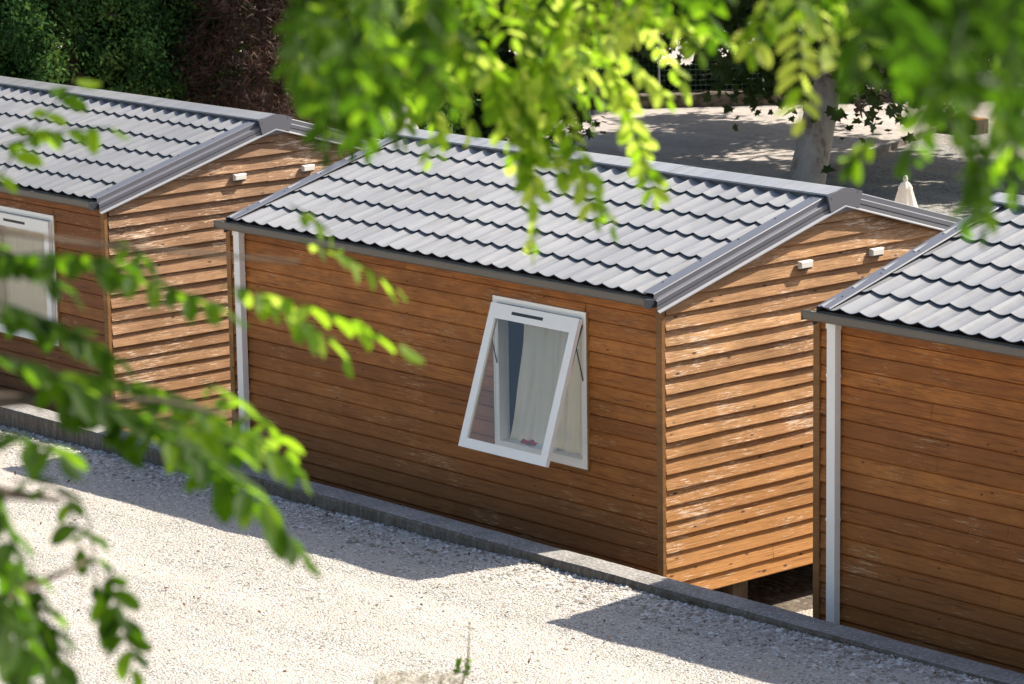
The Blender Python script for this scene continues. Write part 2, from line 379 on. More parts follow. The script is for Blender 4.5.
def make_cabin(x0, dz, label, seed, opening, vents_at, side):
    rnd = random.Random(seed)
    cab = empty('wooden_cabin', (x0, 0, dz), label, 'cabin', 'wooden cabins in a row')
    # --- front wall of lapped boards, broken round the window
    sp = []; z = .135
    k = 0
    while z > -2.42:
        zb = z-P; tint = rnd.random()
        holes = zb < WZ1-.004 and z > WZ0+.004
        if not holes:
            for (a, b) in split(.03, LEN-.045, rnd): sp.append((a, b, z, zb, tint if a < .1 else rnd.random()))
        else:
            for (a, b) in split(.03, WX0+.004, rnd, .35)+[(WX1-.004, LEN-.045)]: sp.append((a, b, z, zb, tint))
            if z > WZ1+.004: sp.append((WX0+.01, WX1-.01, z, max(zb, WZ1-.003), tint))
            if zb < WZ0-.004: sp.append((WX0+.01, WX1-.01, min(z, WZ0+.004)-.012, zb, tint))
        z = zb
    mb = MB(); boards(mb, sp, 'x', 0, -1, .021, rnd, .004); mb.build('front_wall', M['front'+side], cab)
    mb = MB(); boards(mb, [(.03, LEN-.03, .135-P*i, .135-P*(i+1), rnd.random()) for i in range(19)], 'x', WID, 1, .017, rnd, .003); mb.build('rear_wall', M['front'+side], cab)
    # --- gable walls
    for gx, s, nm in ((LEN, 1, 'gable_wall'), (0, -1, 'gable_wall')):
        sp = []; z = .81
        while z > -2.42:
            zb = z-P
            ya = max(.03, (zb+.045-RB)/RS)
            if YR-ya > .12 and zb < RB+RS*YR-.09:
                for (a, b) in split(ya, WID-ya, rnd, .3): sp.append((a, b, min(z, RB+RS*YR-.065), zb, rnd.random()))
            z = zb
        mb = MB()
        for one in sp:
            zf = min(1, max(0, (one[3]+2.3)/2.2)); boards(mb, [one], 'y', gx, s, .021+.011*zf, rnd, .004+.010*zf, lambda u, z: min(max(u, (z+.045-RB)/RS), WID-max(.03, (z+.045-RB)/RS)))
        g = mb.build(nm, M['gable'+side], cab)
    # --- corner posts
    for (xa, xb) in ((-.030, .036), (LEN-.034, LEN+.037)):
        for (ya, yb) in ((-.028, .008), (WID-.008, WID+.028)):
            mb = MB(); mb.box((xa, ya, -2.46), (xb, yb, .075), rnd.random()); mb.build('corner_post', M['post'], cab)
    # --- lining behind the boards (room)
    mb = MB(); e = .02
    mb.box((e, e, -2.43), (LEN-e, WID-e, -2.38))
    mb.box((e, WID-e-.03, -2.38), (LEN-e, WID-e, .12))
    mb.box((e, e, -2.38), (e+.03, WID-e-.03, .12)); mb.box((LEN-e-.03, e, -2.38), (LEN-e, WID-e-.03, .12))
    mb.box((e+.03, e, -2.38), (WX0+.01, e+.03, .12)); mb.box((WX1-.01, e, -2.38), (LEN-e-.03, e+.03, .12))
    mb.box((WX0+.01, e, -2.38), (WX1-.01, e+.03, WZ0+.02)); mb.box((WX0+.01, e, WZ1-.02), (WX1-.01, e+.03, .12))
    mb.face([(e, e, .125), (LEN-e, e, .125), (LEN-e, WID-e, .125), (e, WID-e, .125)])
    mb.build('inner_lining', M['inside'], cab)
    # --- supports under the floor
    for px in (.5, 2.2, 3.9, LEN-.13):
        for py in (.95, WID-.6):
            mb = MB(); mb.box((px-.09, py-.09, -2.80), (px+.09, py+.09, -2.431)); mb.build('support_block', M['bark'], cab)
    # --- roof
    mb = MB(); tile_half(mb, .10, LEN-.10, False); tile_half(mb, .10, LEN-.10, True)
    roof = mb.build('roof', M['tile'+side], cab); roof.data.materials.append(M['cap_and_shade'])      # shade in the recess under each tile step, painted near-black
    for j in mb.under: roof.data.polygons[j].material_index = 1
    roof.data.polygons.foreach_set('use_smooth', [True]*len(roof.data.polygons)); 
    mod = roof.modifiers.new('split', 'EDGE_SPLIT'); mod.split_angle = math.radians(35)
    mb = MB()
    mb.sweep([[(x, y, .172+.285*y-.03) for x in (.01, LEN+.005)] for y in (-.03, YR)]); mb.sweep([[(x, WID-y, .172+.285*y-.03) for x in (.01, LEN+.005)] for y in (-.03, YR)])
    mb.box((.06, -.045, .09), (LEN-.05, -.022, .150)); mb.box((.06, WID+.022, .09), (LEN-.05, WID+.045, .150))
    mb.build('roof_deck', M['cap_and_shade'], roof)
    for flip in (False, True):
        mb = MB(); rake_trim(mb, LEN+.012, 1, flip); mb.build('rake_trim', M['trim'], roof)
        mb = MB(); rake_trim(mb, LEN+.012, 1, flip, True); mb.build('drip_edge', M['drip'], roof)
        mb = MB(); rake_trim(mb, .05, -1, flip); mb.build('rake_trim', M['trim'], roof)
    zr = .172+.285*YR
    mb = MB(); prof = [(-.205, -.024), (-.20, -.010), (-.004, .026), (.004, .026), (.20, -.010), (.205, -.024)]
    nseg = 3
    for i in range(nseg):
        xa = .0+(LEN+.045)*i/nseg; xb = .0+(LEN+.045)*(i+1)/nseg+(.03 if i < nseg-1 else 0)
        h = .003*(i % 2)
        mb.sweep([[(x, YR+a, zr+b+.022+h) for a, b in prof] for x in (xa, xb)])
    mb.build('ridge_cap', M['tile'+side], roof)
    mb = MB(); mb.box((.12, YR-.188, zr-.10), (LEN-.12, YR+.188, zr-.006)); mb.build('ridge_gap_shade', M['cap_and_shade'], roof)  # added dark block, paints the shade in the openings under the ridge cap
    for x, s in ((LEN+.050, 1), (-.004, -1)):
        mb = MB(); pts = [(YR-.215, zr+.0), (YR-.02, zr+.050), (YR+.02, zr+.050), (YR+.215, zr+.0), (YR+.17, zr-.162), (YR, zr-.150), (YR-.17, zr-.172)]
        ring = lambda xx: [(xx, a, b) for a, b in pts]
        mb.sweep([ring(x-.012), ring(x+.012)], closed=True)
        for (a, b) in ((YR-.17, zr-.02), (YR+.16, zr+.0), (YR-.15, zr-.15), (YR+.15, zr-.13)): mb.box((x+s*.012-.003, a-.006, b-.006), (x+s*.012+.003, a+.006, b+.006))
        mb.build('ridge_end_plate', M['trim'], roof)
    mb = MB(); mb.lathe([(.007, 0), (.007, .004), (.003, .007), (.0005, .007)], (0, 0, 0), 6)
    sc0 = None
    for i in range(5):
        y = .12+i*.44
        for loc, rot in (((LEN-.10, y, RB+RS*y+.0445), 0), ((.14, y, RB+RS*y+.0445), 0), ((LEN+.0325, y+.05, RB+RS*(y+.05)-.032), math.pi/2)):
            if sc0 is None: sc0 = mb.build('screw', M['dark'], roof); o = sc0
            else: o = sc0.copy(); C.objects.link(o)
            o.location = loc; o.rotation_euler = (0, rot, 0)
    # --- gutters
    for flip in (False, True):
        Y = (lambda y: WID-y) if flip else (lambda y: y)
        mb = MB(); prof = [(-.048, .150), (-.048, .085), (-.125, .080), (-.150, .098), (-.156, .148), (-.164, .153), (-.160, .160), (-.149, .152), (-.143, .103), (-.122, .088), (-.055, .092)]
        mb.sweep([[(x, Y(a), b) for a, b in prof] for x in (-.03, LEN-.035)])
        gt = mb.build('gutter', M['gutter'], cab)
        for xx in (LEN-.03, -.034):
            mb = MB(); mb.box((xx-.006, min(Y(-.050), Y(-.158)), .079), (xx+.05 if xx > 1 else xx+.002, max(Y(-.050), Y(-.158)), .152))
            mb.build('gutter_end', M['cap_and_shade'] if xx > 1 else M['gutter'], gt)
        if not flip:
            mb = MB(); rr = []
            for i in range(120):
                x = -.02+(LEN-.04)*i/119
                rr.append([(x, -.143+.088*j/4,   .139+.018*noise.noise((x*6, j*.9, seed))) for j in range(5)])
            mb.sweep(rr); mb.build('leaf_litter', M['dry_leaf'], gt)
    # --- downpipe at the left end
    mb = MB(); mb.box((.170, -.088, -2.6), (.258, -.024, .070)); mb.box((.164, -.093, .03), (.264, -.022, .078))
    dp = mb.build('downpipe', M['pipe'], cab)
    for zz in (-.35, -1.5):
        mb = MB(); mb.box((.166, -.091, zz), (.262, -.0225, zz+.025)); mb.build('pipe_clip', M['pipe'], dp)
    # --- gable vents
    for yv in vents_at:
        mb = MB(); rr = [[(LEN+.022+d, yv+a, .222+b) for a, b in ((-.074, -.031), (.074, -.031), (.074, .031), (-.074, .031))] for d in (0, .035)]
        rr.append([(LEN+.022+.045, yv+a, .222+b) for a, b in ((-.066, -.024), (.066, -.024), (.066, .022), (-.066, .022))])
        mb.sweep(rr, closed=True); v = mb.build('vent_cover', M['vent'], cab)
        mb = MB(); mb.box((LEN+.03, yv-.058, .222-.041), (LEN+.062, yv+.058, .222-.0315)); mb.build('louvre', M['dark'], v)
    window(cab, rnd, opening)
    return cab

make_cabin(-LEN, 0, 'middle brown wooden cabin with its white window tilted open and a grey tiled roof', 3, math.radians(18.5), (1.66, 2.55), '_middle')
make_cabin(-8.03-LEN, -.045, 'left brown wooden cabin standing in front of the conifers, its white window shut', 8, 0.0, (1.66, 2.55), '_left')
make_cabin(1.77, .135, 'right brown wooden cabin cut off by the photo edge, pale downpipe at its near corner', 21, 0.0, (1.66, 2.55), '_right')

# folded cloth on the sill of the open window
e = empty('folded_cloth', (-1.72, .08, WZ0+.062), 'small red and white cloth lying on the sill of the open window', 'cloth')
mb = MB(); mb.sweep([[(x, -.05+.1*j/6, .028*math.sin(math.pi*j/6)+.01*math.sin(x*40)+.004) for j in range(7)] for x in np.linspace(-.09, .10, 10)]); mb.build('red_fold', M['red_cloth'], e, True)
mb = MB(); mb.sweep([[(x, -.05+.1*j/6, .022*math.sin(math.pi*j/6)+.008*math.sin(x*30)+.003) for j in range(7)] for x in np.linspace(.105, .36, 12)]); mb.build('white_fold', M['white_cloth'], e, True)

# ------------------------------------------------------------------ ground
def zg(x, y):
    base = -1.945+.013*x
    d = np.hypot(x-CAM[0], y-CAM[1])
    return base+5.2*np.clip((9.5-d)/5.5, 0, 1)**1.3
xs = np.concatenate([np.linspace(-60, -10, 26), np.linspace(-9.8, 8, 150), np.linspace(8.5, 60, 80)])
ys = np.concatenate([np.linspace(-60, -9, 80), np.linspace(-8.9, -1.0, 120)])
X, Y = np.meshgrid(xs, ys, indexing='ij')
rough = np.array([noise.noise((a*1.4, b*1.4, 0))*.018+noise.noise((a*6, b*6, 3))*.006 for a, b in zip(X.ravel(), Y.ravel())]).reshape(X.shape)
Z = zg(X, Y)+rough
V = np.stack([X.ravel(), Y.ravel(), Z.ravel()], 1); n1, n2 = X.shape
I = (np.arange(n1-1)[:, None]*n2+np.arange(n2-1)[None]).ravel()
F = np.stack([I, I+n2, I+n2+1, I+1], 1)
o = np_mesh('gravel_yard', V, F, M['gravel'], smooth=True); tag(o, kind='structure')

ZB = -2.75
def sheet(name, pts, z, mat, n=1):
    mb = MB(); mb.face([(a, b, z) for a, b in pts]); return tag(mb.build(name, mat), kind='structure')
sheet('ground', [(-400, -.95), (400, -.95), (400, 600), (-400, 600)], ZB, M['sand'])
# grey gravel to the right of the edging line, earth strip round the cabins
ka, kb = np.array([-17.48, 20.46]), np.array([-19.81, 25.91]); kd = (kb-ka)/np.linalg.norm(kb-ka)
kp = lambda s: tuple(ka+kd*s)
sheet('grey_gravel_patch', [(-8.2, 4.6), (40, 4.6), (40, 40), kp(7.2), kp(-9)], ZB+.004, M['grey_gravel'])
sheet('earth_strip', [(-40, -.95), (40, -.95), (40, 4.59), (-40, 4.59)], ZB+.004, M['earth'])
mbg = MB(); mbg.face([(-.10, -.86, ZB+.008), (2.2, -.86, ZB+.008), (2.2, 2.0, ZB+.008), (.3, 1.9, ZB+.008)]); tag(mbg.build('gravel_patch', M['gravel']), kind='structure')

# scattered stones of the yard
def stones(name, n, region, size, mat, label, brown=0.):
    k = rng.random((n, 2)); x = region[0]+(region[1]-region[0])*k[:, 0]; yy = region[2]+(region[3]-region[2])*k[:, 1]**region[4]
    s = size[0]+(size[1]-size[0])*rng.random(n)**2.5
    zz = zg(x, yy)+np.array([noise.noise((a*1.4, b*1.4, 0))*.018+noise.noise((a*6, b*6, 3))*.006 for a, b in zip(x, yy)])+s*.15
    base = np.array([(1,0,0),(.3,.95,0),(-.8,.6,0),(-.8,-.6,0),(.3,-.95,0),(.1,.1,.75),(0,0,-.6)])
    fc = np.array([(0,1,5),(1,2,5),(2,3,5),(3,4,5),(4,0,5)])
    a = rng.random(n)*6.28; ca, sa = np.cos(a), np.sin(a)
    B = base[None]*(1+.35*(rng.random((n, 7, 3))-.5)); B = B*s[:, None, None]*np.stack([1+rng.random(n)*.6, np.ones(n), .6+.5*rng.random(n)], 1)[:, None, :]
    V = np.stack([B[..., 0]*ca[:, None]-B[..., 1]*sa[:, None]+x[:, None], B[..., 0]*sa[:, None]+B[..., 1]*ca[:, None]+yy[:, None], B[..., 2]+zz[:, None]], -1).reshape(-1, 3)
    F = (fc[None]+7*np.arange(n)[:, None, None]).reshape(-1, 3)
    tt = np.clip(.40+.6*rng.random(n), 0, 1); tt[rng.random(n) < .13+brown] *= .30
    o = np_mesh(name, V, F, mat, tint=np.repeat(tt, 7))
    return tag(o, label, 'gravel', kind='stuff')
stones('gravel_stones', 60000, (-9.5, 5.5, -1.14, -6.8, 1.4), (.004, .014), M['pebble'], 'loose white limestone gravel lying over the yard')
stones('kerb_debris', 5000, (-8.5, 5.5, -1.145, -1.75, 2.2), (.008, .026), M['pebble'], 'coarser brown and grey stones gathered along the foot of the kerb', .42)

nl = 420; lx = -9+14*rng.random(nl); ly = -1.16-5.2*rng.random(nl)**2.2
lp = np.stack([lx, ly, zg(lx, ly)+.022], 1)
LEAFLET = [(0, -.5), (.22, -.2), (.26, .1), (0, .55), (-.25, .12), (-.22, -.2)]
def litter(name, p, size, mat, label):
    n = len(p); a = rng.random(n)*6.28; sh = np.array(LEAFLET); tl = rng.normal(size=(n, 2))*.35
    dx = sh[None, :, 0]*np.cos(a)[:, None]-sh[None, :, 1]*np.sin(a)[:, None]; dy = sh[None, :, 0]*np.sin(a)[:, None]+sh[None, :, 1]*np.cos(a)[:, None]
    V = np.stack([p[:, None, 0]+size[:, None]*dx, p[:, None, 1]+size[:, None]*dy, p[:, None, 2]+size[:, None]*(np.abs(sh[None, :, 0])*.5+dx*tl[:, None, 0]+dy*tl[:, None, 1])], -1)
    return tag(np_mesh(name, V.reshape(-1, 3), np.arange(n*6).reshape(n, 6), mat, tint=np.repeat(rng.random(n), 6)), label, 'leaf litter', kind='stuff')
litter('leaf_litter', lp, .022+.022*rng.random(nl), M['dead'], 'dry brown leaves scattered over the white gravel, thickest along the kerb')
# ------------------------------------------------------------------ kerb
ke = MB(); rings = []; prof = [(-1.140, -2.9), (-1.140, -1.885), (-1.125, -1.862), (-1.07, -1.858), (-.99, -1.857), (-.91, -1.858), (-.875, -1.864), (-.862, -1.89), (-.862, -2.9)]
for i in range(421):
    x = -16+24*i/420
    rings.append([(x, a+.006*noise.noise((x*2.5, a*2, b)), b+(.006*noise.noise((x*1.2, a*2, 2))+.004*noise.noise((x*9, a*9, 2)) if b > -2 else 0)) for a, b in prof])
ke.sweep(rings); tag(ke.build('concrete_kerb', M['concrete']), 'long low weathered concrete kerb wall between the white gravel and the cabins', 'kerb')

# ------------------------------------------------------------------ background: edging, log, stone wall, fence
mb = MB(); nrm = np.array([kd[1], -kd[0]])
pp = [ka-kd*9, kb+kd*.1]
mb.sweep([[(p[0]+nrm[0]*a, p[1]+nrm[1]*a, ZB+b) for a, b in ((-.06, -.1), (-.06, .11), (.06, .11), (.06, -.1))] for p in pp], closed=True)
tag(mb.build('stone_edging', M['concrete']), 'pale straight edging between the packed ground and the grey gravel', 'edging')
lg = empty('timber_block', (kb[0]+.45, kb[1]+.05, ZB), 'short dark squared timber lying at the far end of the edging', 'timber')
mb = MB(); mb.box((-.55, -.2, .0), (.5, .16, .26)); mb.build('sleeper', M['bark'], lg)
mb = MB(); mb.box((-.53, -.18, .261), (.48, .14, .275)); mb.build('paler_top', M['post'], lg)  # thin slab on top in a paler wood colour than the sleeper

wa, wb = np.array([-25.86, 24.78]), np.array([-24.94, 26.0]); wd = (wb-wa)/np.linalg.norm(wb-wa); wn = np.array([-wd[1], wd[0]])
sw = MB(); rings = []
for i in range(121):
    s = -9+26*i/120; p = wa+wd*s
    rings.append([(p[0]+wn[0]*a, p[1]+wn[1]*a, ZB+b+.03*noise.noise((s*3, a*5, b*5))) for a, b in ((0, -.05), (-.02, .12), (0, .23), (.05, .25), (.3, .25), (.32, .1), (.32, -.05))])
sw.sweep(rings); tag(sw.build('stone_wall', M['stone']), 'low dry stone wall behind the sunlit ground', 'wall')
fe = empty('wire_fence', (0, 0, 0), 'thin grey wire mesh fence with slim posts standing on the low stone wall', 'fence')
pts = [wa+wd*s+wn*.16 for s in np.arange(-8, 16.1, 2.)]
for p in pts:
    mb = MB(); mb.tube([(p[0], p[1], ZB+.2), (p[0], p[1], ZB+1.5)], .022, 6); mb.build('fence_post', M['wire'], fe)
mb = MB()
for h in np.arange(.3, 1.46, .1):
    mb.tube([(*(pts[0]), ZB+h), (*(pts[-1]), ZB+h)], .0012, 3)
for s in np.arange(-8, 16, .1):
    p = wa+wd*s+wn*.16; mb.tube([(p[0], p[1], ZB+.27), (p[0], p[1], ZB+1.45)], .0010, 3)
mb.build('wire_mesh', M['wire'], fe)

# ------------------------------------------------------------------ parasols behind the cabins
def parasol(x, y, d, label, tier, k):
    p = at(x, y, d); zt = p[2]; base = (p[0], p[1], ZB)
    e = empty('parasol', base, label, 'parasol', 'closed parasols behind the cabins'); h = zt-ZB
    mb = MB(); mb.tube([(0, 0, .06), (0, 0, h-.05)], .022, 8); mb.build('pole', M['white'], e)
    mb = MB(); mb.lathe([(.26, 0), (.26, .05), (.2, .07), (.03, .08)], (0, 0, 0), 16); mb.build('base', M['concrete'], e)
    mb = MB()
    if tier: prof = [(.02, h-.04), (.07, h-.06), (.115, h-.20), (.14, h-.26), (.13, h-.30), (.115, h-.305), (.14, h-.33), (.20, h-.44), (.175, h-.54), (.175, h-.8), (.16, h-1.3), (.13, h-1.34)]
    else: prof = [(.018, h-.07), (.040, h-.09), (.062, h-.135), (.064, h-.15), (.062, h-.155), (.105, h-.33), (.165, h-.55), (.20, h-1.1), (.17, h-1.3), (.10, h-1.33)]
    mb.lathe([(r*k, z) for r, z in prof], (0, 0, 0), 48, .09, 8); mb.build('canopy', M['parasol'], e, True)
    mb = MB(); mb.lathe([(.012, h-.09), (.026, h-.06), (.028, h-.035), (.018, h-.008), (.004, h)], (0, 0, 0), 12); mb.build('finial', M['white'], e, True)
parasol(905.5, 175, 36, 'closed cream parasol with a round finial showing above the roof of the middle cabin', False, 1.15)
parasol(400, 92, 40, 'pale two-tiered closed parasol behind the ridge end of the middle cabin, half hidden by leaves', True, 1.0)

# ------------------------------------------------------------------ foliage helpers
def leaf_cloud(name, centres, normals, sizes, shape, mat, parent, tint, fold=.25):
    """one leaf-shaped face fan per centre; shape: outline in leaf plane (length along +y)"""
    n = len(centres); k = len(shape)
    nrm = normals/np.linalg.norm(normals, axis=1, keepdims=True)
    rnd = rng.normal(size=(n, 3)); a = np.cross(nrm, rnd); a /= np.linalg.norm(a, axis=1, keepdims=True); b = np.cross(nrm, a)
    sh = np.array(shape); V = centres[:, None]+sizes[:, None, None]*(sh[None, :, 0, None]*a[:, None]+sh[None, :, 1, None]*b[:, None]+fold*np.abs(sh[None, :, 0, None])*nrm[:, None])
    F = np.arange(n*k).reshape(n, k)
    return np_mesh(name, V.reshape(-1, 3), F, mat, parent, np.repeat(tint, k))
SPRAY = [(0, -.5), (.16, -.2), (.34, -.1), (.2, .1), (.3, .35), (.08, .3), (0, .6), (-.1, .28), (-.3, .3), (-.18, .05), (-.32, -.12), (-.14, -.2)]
FEATHER = [(0, -.5), (.24, -.1), (.17, .25), (0, .6), (-.19, .2), (-.25, -.15)]
MAPLE = [(0, -.5), (.10, -.32), (.42, -.38), (.34, -.12), (.52, .12), (.26, .12), (.22, .26), (0, .56), (-.22, .26), (-.26, .12), (-.52, .12), (-.34, -.12), (-.42, -.38), (-.10, -.32)]
TWIG = [(.02, -.7), (.03, .0), (.14, .3), (.02, .2), (0, .75), (-.03, .2), (-.15, .35), (-.03, -.05), (-.12, .1), (-.02, -.2)]

def clumped(n, sampler, k, spread):
    """n points gathered in k clumps drawn from sampler"""
    c = sampler(k); i = rng.integers(0, k, n); cl = rng.random(k)
    return c[i]+rng.normal(size=(n, 3))*spread, cl[i]

def conifer(base, rx, ry, h, n, mat, label, size, shape=FEATHER, clumps=620):
    e = empty('conifer_tree', base, label, 'conifer', 'conifers behind the left cabin')
    mb = MB(); mb.tube([(0, 0, 0), (.05, .03, h*.5), (0, 0, h*.95)], [.16, .1, .02], 8); tr_ = mb.build('trunk', M['bark'], e)
    mb = MB()
    for i in range(90):
        z = h*R.uniform(.05, .95); a = R.uniform(0, 6.28); rr = (1-(z/h)**2.5)*.95
        mb.tube([(0, 0, z), (rx*rr*.5*math.cos(a), ry*rr*.5*math.sin(a), z+.12), (rx*rr*math.cos(a), ry*rr*math.sin(a), z+.1)], [.03, .02, .006], 4)
    mb.build('branch', M['bark'], e)
    def samp(k):
        z = h*rng.random(k)**.9; a = rng.random(k)*6.283; lim = np.clip(1-(z/h)**3, .05, 1)*(.88+.2*np.sin(a*5+z*1.7)); rr = lim*(.55+.45*rng.random(k)**.5)
        return np.stack([rx*rr*np.cos(a), ry*rr*np.sin(a), z], 1)
    p, cl = clumped(n, samp, clumps, .12)
    nr = np.stack([p[:, 0], p[:, 1], .5+0*p[:, 0]], 1)+rng.normal(size=(n, 3))*.9
    leaf_cloud('foliage', p, nr, size*(.6+.8*rng.random(n)), shape, mat, e, np.clip(.75*cl+.35*rng.random(n)-.05, 0, 1))

def cpos(x, d): 
    p = at(x, 90, d); return (p[0], p[1], ZB)
G1 = 90000
conifer(cpos(-25, 44), 1.5, 1.4, 7.5, G1, M['conifer'], 'dark green conifer at the left photo edge, behind the left cabin', .066)
conifer(cpos(70, 43.5), 1.3, 1.4, 7.0, G1, M['conifer'], 'green conifer between the left-edge conifer and the next green one', .066)
conifer(cpos(158, 44.5), 1.15, 1.3, 6.6, G1, M['conifer'], 'green conifer standing against the brown dead one', .066)
conifer(cpos(262, 44.0), 1.15, 1.1, 7.0, 60000, M['dead'], 'dead brown conifer with bare twigs beside the green conifers', .12, TWIG)
conifer(cpos(370, 46.5), 1.3, 1.2, 7.0, 40000, M['conifer'], 'green conifer right of the dead one, half hidden behind the hanging leaves', .09)
conifer(cpos(20, 47.5), 2.0, 1.6, 8, 52000, M['conifer'], 'conifer in the second row seen between the two leftmost green conifers', .12)
conifer(cpos(215, 48), 2.0, 1.6, 8, 52000, M['conifer'], 'conifer in the second row filling the gap behind the dead brown one', .12)

# ------------------------------------------------------------------ plane tree and wood beyond
def broad_tree(name, base, trunk, r0, crowns, n, label, cat, group, mat, size, shape, bark, spread=.35, kind_clumps=160):
    e = empty(name, base, label, cat, group)
    mb = MB(); rings = len(trunk)
    mb.tube(trunk, [r0*(1.18-.5*i/(rings-1)) if i else r0*1.35 for i in range(rings)], 14); mb.build('trunk', bark, e, True)
    top = np.array(trunk[-1]); mb = MB()
    for (c, rad) in crowns:
        c = np.array(c)
        mb.tube([top-np.array([0, 0, .3]), (top+c)/2+np.array([0, 0, .3]), c], [r0*.55, r0*.3, r0*.08], 7)
        for i in range(5):
            v = rng.normal(size=3); v /= np.linalg.norm(v); mb.tube([c-v*.1, c+v*np.array(rad)*.5, c+v*np.array(rad)*.9], [r0*.12, r0*.06, .01], 4)
    mb.build('branch', bark, e)
    tot = sum(a*b*c for _, (a, b, c) in crowns); PP = []; CC = []
    for (c, rad) in crowns:
        m = int(n*rad[0]*rad[1]*rad[2]/tot)
        def samp(k):
            v = rng.normal(size=(k, 3)); v /= np.linalg.norm(v, axis=1, keepdims=True); return np.array(c)+v*np.array(rad)*(.35+.65*rng.random((k, 1))**.6)
        p, cl = clumped(m, samp, max(8, int(kind_clumps*m/n)), spread); PP.append(p); CC.append(cl)
    p = np.concatenate(PP); cl = np.concatenate(CC)
    leaf_cloud('foliage', p, rng.normal(size=(len(p), 3))+np.array([0, 0, .8]), size*(.6+.7*rng.random(len(p))), shape, mat, e, np.clip(.7*cl+.4*rng.random(len(p))-.05, 0, 1))

tb = ground_at(799, 196, ZB)
def rel(x, y, d): return tuple(at(x, y, d)-np.array([tb[0], tb[1], ZB]))
dT = (tb-CAM) @ fw
tr_pts = [rel(797, 206, dT), rel(806, 185, dT), rel(815, 140, dT+.05), rel(824, 95, dT+.1), rel(832, 50, dT+.2), rel(836, 10, dT+.3), rel(838, -40, dT+.4)]
tr_pts[0] = (tr_pts[0][0], tr_pts[0][1], -.05)
crowns = [(rel(862, 50, dT-.8), (1.3, 1.0, .75)), (rel(770, 30, dT+1.2), (1.7, 1.4, .7)), (rel(945, 25, dT+.5), (1.7, 1.5, .75)),
          ((-2, 8.0, 5.4), (4.5, 2.9, 1.4)), ((3, 8.7, 5.5), (3.8, 3.0, 1.4)), ((-6.5, 7.8, 5.4), (3.8, 2.9, 1.4)), ((-10, 6.9, 5.4), (3, 2.6, 1.4)), ((-1, 4.2, 5.6), (4, 2.5, 1.5)), ((-5.5, 3.8, 5.6), (3.6, 2.6, 1.5)), ((4, 4.6, 5.6), (3.4, 2.6, 1.5)), ((8, 6.5, 5.4), (3.4, 3.2, 1.1)), ((8.5, 1.5, 5.6), (3.4, 3.2, 1.1)), ((3, 0, 5.8), (4, 2.4, 1.1)), ((-2, .5, 5.8), (3.4, 2.2, 1.1)), ((12.5, 4.5, 5.6), (3.2, 3.4, 1.2)),
          (rel(890, 98, dT-.4), (.42, .36, .36)), (rel(860, 108, dT-.5), (.26, .28, .28))]
broad_tree('plane_tree', (tb[0], tb[1], ZB), tr_pts, .27, crowns, 125000, 'leaning plane tree with a pale smooth trunk behind the middle cabin roof', 'tree', None, M['plane_leaf'], .19, MAPLE, M['plane_bark'])

def wood_tree(x, d, h, w, label, n=7000, low=1.2, seed=0):
    p = at(x, 60, d); b = (p[0], p[1], ZB); rr = random.Random(seed)
    tk = [(0, 0, -.05), (.1, .05, low*.6), (.05, .1, low+1.), (.1, 0, h*.7)]
    cr_ = [((rr.uniform(-.4, .4)*w, rr.uniform(-.4, .4)*w, low+(h-low)*f), (w*k, w*k, (h-low)*.26)) for f, k in ((.25, .8), (.35, 1.), (.6, .95), (.85, .7))]
    broad_tree('broadleaf_tree', b, tk, .2, cr_, n, label, 'tree', 'dark trees beyond the stone wall', M['plane_leaf'], .26, SPRAY, M['bark'], .4)
wood_tree(702, 66.5, 5.4, 1.9, 'dark tree with a bare trunk behind the wire fence, right of the lit gap', 7000, 1.5, 1)
wood_tree(790, 66.5, 5.4, 2.0, 'dark bushy tree beyond the stone wall, just left of the leaning plane trunk', 8000, .3, 2)
wood_tree(880, 66.5, 5.4, 2.0, 'dark bushy tree beyond the stone wall, just right of the leaning plane trunk', 8000, .3, 3)
wood_tree(972, 66.5, 5.4, 2.0, 'dark tree beyond the wall above the timber block', 8000, .3, 4)
wood_tree(1060, 66.5, 5.4, 2.0, 'dark tree at the right photo edge beyond the wall', 8000, .3, 11)
wood_tree(640, 66.5, 5.4, 1.5, 'dark tree hanging over the left part of the lit gap behind the fence', 5000, 1.35, 12)
wood_tree(570, 66.5, 5.4, 2.0, 'dark tree left of the wire fence opening, mostly behind hanging leaves', 8000, .2, 5)
wood_tree(480, 55, 6, 1.7, 'dark tree in the middle distance behind the hanging leaves', 9000, .1, 6)
wood_tree(640, 96, 13, 7, 'tall far tree above the wire fence, standing left in the far row', 8000, 3.2, 7)
wood_tree(780, 98, 13, 7, 'tall far tree behind the plane trunk in the far row', 8000, 2.0, 8)
wood_tree(920, 96, 13, 7, 'tall far tree at the right end of the far row', 8000, 1., 9)
wood_tree(480, 90, 13, 7, 'tall far tree at the left end of the far row', 8000, 1., 10)
def shrub(x, y, d, rx, h, label, n=2600):
    p = ground_at(x, y, ZB); e = empty('shrub', (p[0], p[1], ZB), label, 'shrub', 'low dark shrubs behind the wire fence')
    mb = MB(); 
    for i in range(7): mb.tube([(0, 0, 0), (R.uniform(-rx, rx)*.5, R.uniform(-.3, .3), h*.7)], [.03, .008], 4)
    mb.build('stem', M['bark'], e)
    v = rng.normal(size=(n, 3)); v /= np.linalg.norm(v, axis=1, keepdims=True); p = v*np.array([rx, .5, h*.5])*(.4+.6*rng.random((n, 1)))+np.array([0, 0, h*.5])
    leaf_cloud('foliage', p, rng.normal(size=(n, 3))+np.array([0, 0, .6]), .12*(.6+.7*rng.random(n)), SPRAY, M['conifer'], e, rng.random(n)*.6)
